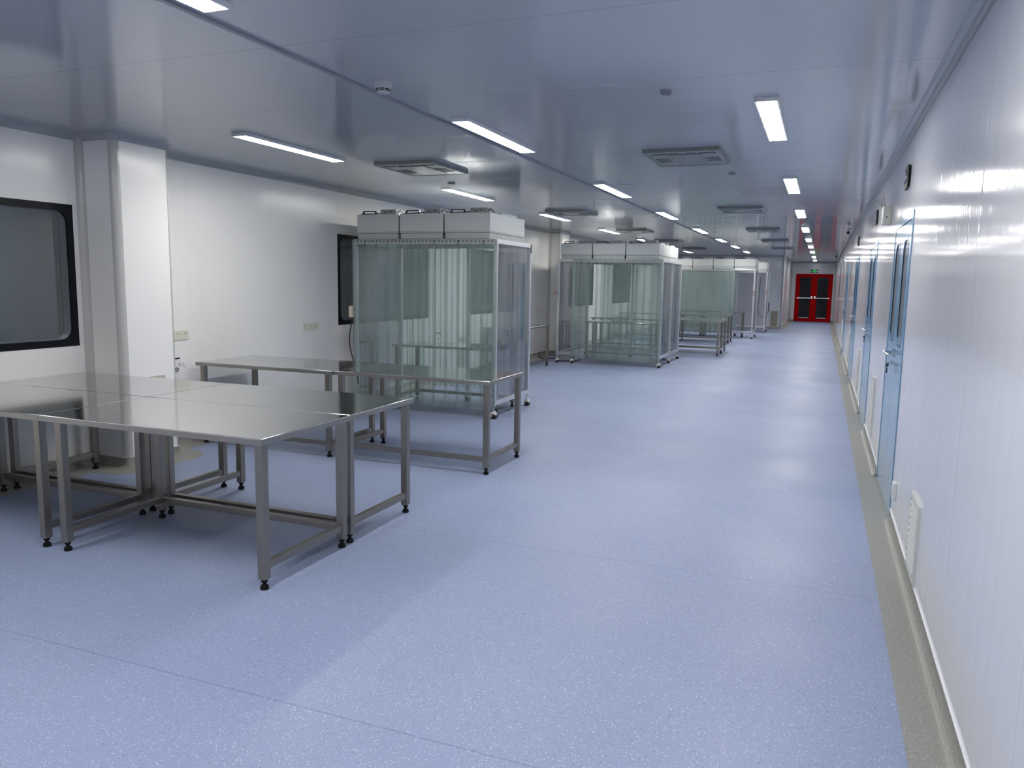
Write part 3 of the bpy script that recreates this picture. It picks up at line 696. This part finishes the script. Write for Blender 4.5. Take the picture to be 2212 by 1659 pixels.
def cassette(x0, x1, y0, y1, label, first):
    if first is None:
        W, D = x1-x0, y1-y0; o = thing('ceiling_air_unit', label, 'ceiling air unit', ((x0+x1)/2, (y0+y1)/2, ZC), 'flat grey air units under the ceiling')
        bm = bmesh.new(); frame_rect(bm, 2, -.032, 0, (-W/2, W/2, -D/2, D/2), (-W/2+.014, W/2-.014, -D/2+.014, D/2-.014), .002, 1); obj('frame', bm, 'galvdark2', o)
        obj('centre_panel', B((-W*.22, W*.22, -D*.30, D*.34, -.033, -.0295), bev=.002), 'plate2', o)
        bm = B((-W/2+.014, W/2-.014, -D/2+.014, D/2-.014, -.029, -.001)); nf = 6
        for sx in (-1, 1):
            for r in range(3):
                for k in range(5):
                    x = sx*W*.34+(k-2)*.024; y = -.02+r*.085; box(bm, x-.0085, x+.0085, y-.026, y+.026, -.0305, -.0288)
            box(bm, sx*W*.32-.07, sx*W*.32+.07, -D*.34-.02, -D*.34+.02, -.0305, -.0288)
        for sx in (-1, 1): box(bm, sx*.07-.035, sx*.07+.035, -D*.36-.015, -D*.36+.015, -.0305, -.0288)
        fp = obj('face_plate', bm, 'plate', o); fp.data.materials.append(MAT['black'])
        for f in fp.data.polygons:
            if f.index >= nf: f.material_index = 1
        return o
    o = copy_tree(first); o.location = ((x0+x1)/2, (y0+y1)/2, ZC); return tag(o, label, 'ceiling air unit', 'flat grey air units under the ceiling')
MAT['galvdark2'] = mat('grey_green_frame', (.20, .22, .22), .35, metal=.5)
MAT['plate'] = mat('grey_green_plate', (.30, .33, .33), .22, metal=.5)
MAT['plate2'] = mat('grey_mauve_plate', (.25, .25, .27), .18, metal=.5)
CG = [6.62, 11.6, 16.05, 20.0, 24.2]
un = ['nearest', 'second', 'third', 'fourth', 'fifth']
f0 = None
for rn, x in (('right', -1.165), ('left', -3.765)):
    for i, y in enumerate(CG):
        q = cassette(x-.315, x+.315, y, y+.80, 'grey square air unit flat under the ceiling, %s of the %s row' % (un[i], rn), f0)
        if f0 is None: f0 = q
# smoke detector
MAT['shell'] = mat('off_white_detector_plastic', (.50, .50, .52), .45)
t = thing('smoke_detector', 'white conical smoke detector with black slots hanging beside the ceiling joint', 'smoke detector', (-2.40, 4.0, ZC))
bm = bmesh.new(); lathe(bm, [(0, 0), (.051, 0), (.052, -.010), (.049, -.026), (.042, -.040), (.038, -.056), (.030, -.063), (0, -.064)]); obj('shell', bm, 'shell', t, True)
bm = bmesh.new()
for z in (-.043, -.051):
    for k in range(8):
        a0 = k*math.pi/4+.08
        for j in range(4):
            a = a0+j*.155; r = .0425 if z == -.043 else .0405
            cyl(bm, (r*math.cos(a)*.97, r*math.sin(a)*.97, z), (r*math.cos(a+.155)*.97, r*math.sin(a+.155)*.97, z), .0028, seg=6)
obj('sensor_slots', bm, 'black', t)
def disc(x, y, r, label, m='white', rim=True):
    t = thing('ceiling_disc', label, 'ceiling vent', (x, y, ZC))
    bm = bmesh.new(); lathe(bm, [(0, 0), (r, 0), (r, -.008), (r*.8, -.016), (0, -.018)]); obj('cover', bm, m, t, True)
    bm = bmesh.new(); lathe(bm, [(r*.72, -.0165), (r*.78, -.0185), (r*.84, -.0165)]); obj('slot_ring', bm, 'black', t, True)
disc(-.92, 4.69, .036, 'small dark-rimmed round fitting on the bare ceiling, nearest one', 'trimdark'); disc(-.915, 8.2, .04, 'small round fitting just beyond the nearest right air unit', 'trimdark')
disc(-2.10, 8.66, .10, 'white round ceiling diffuser between the middle lights'); disc(-4.05, 8.25, .045, 'small round fitting beyond the nearest left air unit', 'trimdark')
disc(-1.0, 12.6, .05, 'small round fitting beyond the second right air unit', 'trimdark')
tag(obj('access_hatch', B((-1.43, -1.03, 9.6, 10.3, ZC-.003, ZC)), 'ceil'), 'flush square access hatch in the ceiling between the right air units', 'hatch')

# ---------------------------------------------------------------- right wall fittings
def grille(side, x, y0, y1, z0, z1, label, m='grille', depth=.014, n=9):
    t = thing('return_air_grille', label, 'air grille', (x, (y0+y1)/2, z0), 'louvred return air grilles low on the walls')
    W, Hh = y1-y0, z1-z0; s = side
    def bx(a, b, c, d, e, f): return (a*s, b*s, c, d, e, f)
    bm = bmesh.new(); frame_rect(bm, 0, 0, s*depth, (-W/2, W/2, 0, Hh), (-W/2+.03, W/2-.03, .03, Hh-.03), .002, 1); obj('frame', bm, m, t)
    obj('duct_back', B(bx(.0003, .002, -W/2+.03, W/2-.03, .03, Hh-.03)), 'darkvoid', t)
    k = int((Hh-.06)/.034)
    for j in range(k):
        z = .03+(j+.5)*(Hh-.06)/k
        bm = bmesh.new(); extrude(bm, [(s*.003, z+.012), (s*.005, z+.013), (s*(depth+.003), z-.008), (s*(depth+.001), z-.009)], 1, -W/2+.03, W/2-.03); obj('louvre', bm, m, t)
    return t
grille(-1, XW, 4.28, 4.64, .10, .51, 'white louvred return grille low on the right wall, nearest the camera')
grille(-1, XW, 8.20, 8.55, .155, .735, 'return grille on the right wall just past the nearest blue door')
grille(-1, XW, 11.75, 12.1, .175, .74, 'return grille on the right wall just past the second blue door')
grille(-1, XW, 16.0, 16.35, .19, .76, 'return grille on the right wall just past the third blue door')
grille(-1, XW, 21.7, 22.1, .19, .76, 'return grille on the right wall past the fourth door')
def rot_grille_y(x0, x1, y, z0, z1, label, m):
    t = grille(-1, 0, -(x1-x0)/2, (x1-x0)/2, 0, z1-z0, label, m); t.location = ((x0+x1)/2, y, z0); t.rotation_euler = (0, 0, math.pi/2); return t
rot_grille_y(-1.80, -1.50, YE, .05, .69, 'beige louvred grille low on the end wall, left of the passage', 'tan')
t = grille(1, PX1, 4.86, 5.14, .10, .745, 'beige louvred grille low on the near pillar, behind the foreground tables', 'tan')
def small_plate(x, y, z0, z1, label, d=.022, w=.09):
    t = thing('wall_socket', label, 'socket', (x, y, z0))
    obj('cover_plate', B((-d, 0, -w/2, w/2, 0, z1-z0), bev=.004), 'white', t); obj('rocker', B((-d-.003, -d, -w*.28, w*.28, (z1-z0)*.25, (z1-z0)*.75)), 'cream', t)
small_plate(XW, 5.56, .215, .335, 'small white box low on the right wall between the near grille and the blue door')
small_plate(XW, 13.2, .25, .385, 'small white box low on the right wall before the third blue door')
small_plate(XW, 25.5, 2.18, 2.40, 'small white box high on the right wall near the far corner', .05, .2)
# dark oval sign plates above the doors, seen edge-on
for i, (y, lab) in enumerate(((6.45, 'dark rounded sign plate with chrome edge above the nearest blue door'), (9.98, 'dark rounded sign plate above the second blue door'), (14.9, 'dark rounded sign plate above the third blue door'))):
    t = thing('door_sign', lab, 'sign', (XW, y, 2.40))
    bm = bmesh.new(); n = 20; poly = [(.16*math.copysign(abs(math.cos(2*math.pi*k/n))**.6, math.cos(2*math.pi*k/n)), .085*math.copysign(abs(math.sin(2*math.pi*k/n))**.6, math.sin(2*math.pi*k/n))) for k in range(n)]
    extrude(bm, poly, 0, -.018, 0); obj('plate', bm, 'foot', t)
    bm = bmesh.new(); extrude(bm, [(a*.55, b*.45) for a, b in poly], 0, -.028, -.018); obj('lamp_boss', bm, 'chrome', t)
# twin-head emergency light
t = thing('emergency_light', 'white twin-head emergency light with two raised lamp heads on the right wall', 'emergency light', (XW, 7.92, 2.17))
obj('battery_case', B((-.07, 0, -.10, .10, 0, .16), bev=.008), 'cream', t)
for s in (-1, 1):
    bm = bmesh.new(); c0 = Vector((-.095 if s > 0 else -.072, s*.055, .205)); n = (Vector((-.80, .05, -.58)) if s > 0 else Vector((-.97, -.05, -.24))).normalized()
    cyl(bm, c0-n*.010, c0+n*.010, .046, .049, 24); cyl(bm, (-.055, s*.055, .158), c0, .008, seg=10)
    h = obj('lamp_head', bm, 'white', t, True)
    bm = bmesh.new(); cyl(bm, c0+n*.010, c0+n*.012, .040, seg=24); obj('lens', bm, 'greybox', h)
bm = bmesh.new(); cyl(bm, (-.04, -.1, .06), (-.04, -.103, .06), .006, seg=10); obj('test_button', bm, 'black', t)
# security cameras
def cctv(x, y, label):
    t = thing('security_camera', label, 'security camera', (x, y, ZC-.0), 'security cameras near the right wall')
    bm = bmesh.new(); lathe(bm, [(0, 0), (.05, 0), (.05, -.02), (.03, -.035), (0, -.037)]); obj('mount', bm, 'white', t, True)
    bm = bmesh.new(); cyl(bm, (0, .06, -.055), (-.02, -.10, -.085), .038, seg=20); h = obj('camera_body', bm, 'white', t, True)
    bm = bmesh.new(); cyl(bm, (-.0205, -.101, -.0852), (-.0225, -.113, -.0872), .030, seg=20); obj('lens', bm, 'black', h, True)
cctv(.40, 16.4, 'white bullet security camera with black lens under the ceiling, nearer one'); cctv(.36, 28.8, 'far white bullet security camera near the passage')
# exit sign over the red door
t = thing('exit_sign', 'lit green running-man exit sign on black above the red double door', 'exit sign', (-.425, YD, 2.245))
obj('case', B((-.18, .18, -.03, 0, 0, .13), bev=.004), 'foot', t)
bm = bmesh.new(); y = -.032
def seg2(bm, a, b, w):
    a, b = Vector((a[0], y, a[1])), Vector((b[0], y, b[1])); d = (b-a).normalized(); n = Vector((-d.z, 0, d.x))*w/2
    f = [bm.verts.new(v) for v in (a-n, b-n, b+n, a+n)]; g = [bm.verts.new(v.co+Vector((0, .0018, 0))) for v in f]
    bm.faces.new(f); bm.faces.new(g[::-1])
    for i in range(4): bm.faces.new((f[i], f[(i+1) % 4], g[(i+1) % 4], g[i]))
for a, b, w in (((.012, .085), (-.012, .052), .018), ((-.012, .052), (.018, .036), .012), ((.018, .036), (.012, .012), .010), ((-.012, .052), (-.035, .036), .011), ((-.035, .036), (-.052, .046), .009), ((.010, .082), (-.022, .078), .008), ((-.022, .078), (-.032, .062), .008), ((.012, .080), (.034, .066), .008)): seg2(bm, a, b, w)
cyl(bm, (.024, y, .102), (.024, y+.0018, .102), .011, seg=14)
seg2(bm, (.055, .01), (.055, .118), .006); seg2(bm, (-.06, .118), (.058, .118), .006)
obj('running_figure', bm, 'green', t)
bm = bmesh.new(); seg2(bm, (-.15, .065), (-.085, .065), .014); seg2(bm, (-.155, .065), (-.13, .088), .012); seg2(bm, (-.155, .065), (-.13, .042), .012)
seg2(bm, (.085, .065), (.15, .065), .014); seg2(bm, (.155, .065), (.13, .088), .012); seg2(bm, (.155, .065), (.13, .042), .012)
obj('arrows', bm, 'greenw', t)
# end-wall socket and hanging black lead
t = thing('wall_socket', 'faint white double socket on the end wall above the louvred grille', 'socket', (-1.645, YE, 1.35)); obj('cover_plate', B((-.11, .11, -.012, 0, 0, .07), bev=.003), 'white', t)
t = thing('hanging_lead', 'black plug lead hanging from a small white box on the end wall', 'cable', (-1.83, YE, .66))
obj('outlet_box', B((-.03, .06, -.04, 0, .27, .36), bev=.004), 'white', t); bm = bmesh.new(); tube(bm, [(.0, -.045, .31), (-.035, -.06, .29), (-.03, -.06, .1), (-.06, -.05, -.12)], .014); obj('lead', bm, 'black', t, True)

# ---------------------------------------------------------------- left wall fittings
def sockets(y0, y1, z0, z1, n, label, holes=True):
    t = thing('wall_socket', label, 'socket', (XL, (y0+y1)/2, z0)); w = (y1-y0)/n
    for k in range(n):
        c = y0-(y0+y1)/2+(k+.5)*w
        f = obj('faceplate', B((0, .011, c-w/2+.001, c+w/2-.001, 0, z1-z0), bev=.003), 'cream', t)
        if holes:
            bm = bmesh.new()
            for s in (-1, 1): box(bm, .0105, .0116, c+s*.011-.003, c+s*.011+.003, (z1-z0)*.60, (z1-z0)*.74)
            box(bm, .0105, .0116, c-.003, c+.003, (z1-z0)*.30, (z1-z0)*.38)
            obj('pin_holes', bm, 'galvdark', f)
sockets(5.635, 5.815, .998, 1.085, 2, 'cream double power socket on the left wall just right of the near pillar')
sockets(7.60, 7.90, .985, 1.075, 3, 'cream triple socket on the left wall, left of the window behind the nearest booth')
sockets(14.93, 15.14, 1.0, 1.08, 2, 'pale socket on the left wall behind the nearest booth', False); sockets(15.68, 15.90, 1.0, 1.08, 2, 'pale socket on the left wall before the far pillar', False)
t = thing('wall_lock', 'black lever and keyed lock on the left wall beside the near pillar', 'door handle', (XL, 5.605, .72))
bm = bmesh.new(); cyl(bm, (0, -.02, .11), (.05, -.02, .11), .009); box(bm, .045, .062, -.03, .035, .102, .118, bev=.003); obj('lever', bm, 'black', t)
bm = bmesh.new(); cyl(bm, (0, .0, .045), (.015, .0, .045), .012); obj('lock_button', bm, 'black', t)
bm = bmesh.new(); cyl(bm, (0, -.01, 0), (.012, -.01, 0), .014); box(bm, .012, .02, -.014, .02, -.005, .005)
for k in range(12):
    a, b = 2*math.pi*k/12, 2*math.pi*(k+1)/12; cyl(bm, (.016, .036+.018*math.cos(a), .016*math.sin(a)), (.016, .036+.018*math.cos(b), .016*math.sin(b)), .0042, seg=6)
obj('key', bm, 'black', t)
t = thing('wall_lock', 'blue-black lever and lock on the left wall, seen through the nearest booth', 'door handle', (XL, 11.03, .66))
bm = bmesh.new(); cyl(bm, (0, .05, .11), (.05, .05, .11), .010); box(bm, .045, .062, -.09, .065, .100, .120, bev=.003); obj('lever', bm, 'ink', t)
bm = bmesh.new(); cyl(bm, (0, .05, .02), (.016, .05, .02), .016); obj('lock_button', bm, 'chrome', t, True)
grille(1, XL, 11.82, 12.12, .14, .68, 'white louvred grille low on the left wall, seen through the nearest booth')
# handwriting beside the lock
bm = bmesh.new()
def st(pts):
    P3 = [Vector((XL+.0008, 5.642+(u-340)/18.43*.00600, .828-(v-430)/18.43*.00455)) for u, v in pts]
    for a, b in zip(P3, P3[1:]): cyl(bm, a, b, .0012, seg=5)
for s in ([(460, 625), (510, 615)], [(480, 625), (470, 700), (450, 770)], [(470, 660), (520, 655)], [(475, 690), (535, 680)], [(510, 640), (500, 760)], [(455, 765), (560, 745)], [(530, 690), (545, 735)], [(490, 725), (530, 720)],
          [(605, 640), (640, 630)], [(620, 615), (615, 650)], [(600, 690), (640, 685)], [(600, 740), (670, 725), (675, 760), (655, 860)], [(610, 700), (625, 745)]): st(s)
tag(obj('handwriting', bm, 'ink'), 'two small handwritten characters in dark ink on the left wall by the key', 'handwriting')

# cable on the floor by the left wall
bm = bmesh.new(); tube(bm, [(-5.55, 15.6, .10), (-5.50, 15.5, .02), (-5.30, 15.35, .012), (-5.2, 15.5, .010), (-5.0, 15.2, .010), (-4.85, 15.1, .010), (-4.68, 15.25, .010), (-4.62, 15.45, .012), (-4.62, 15.6, .012)], .010)
tag(obj('floor_cable', bm, 'black', None, True), 'black power cable looping on the floor under the middle booth corner', 'cable')
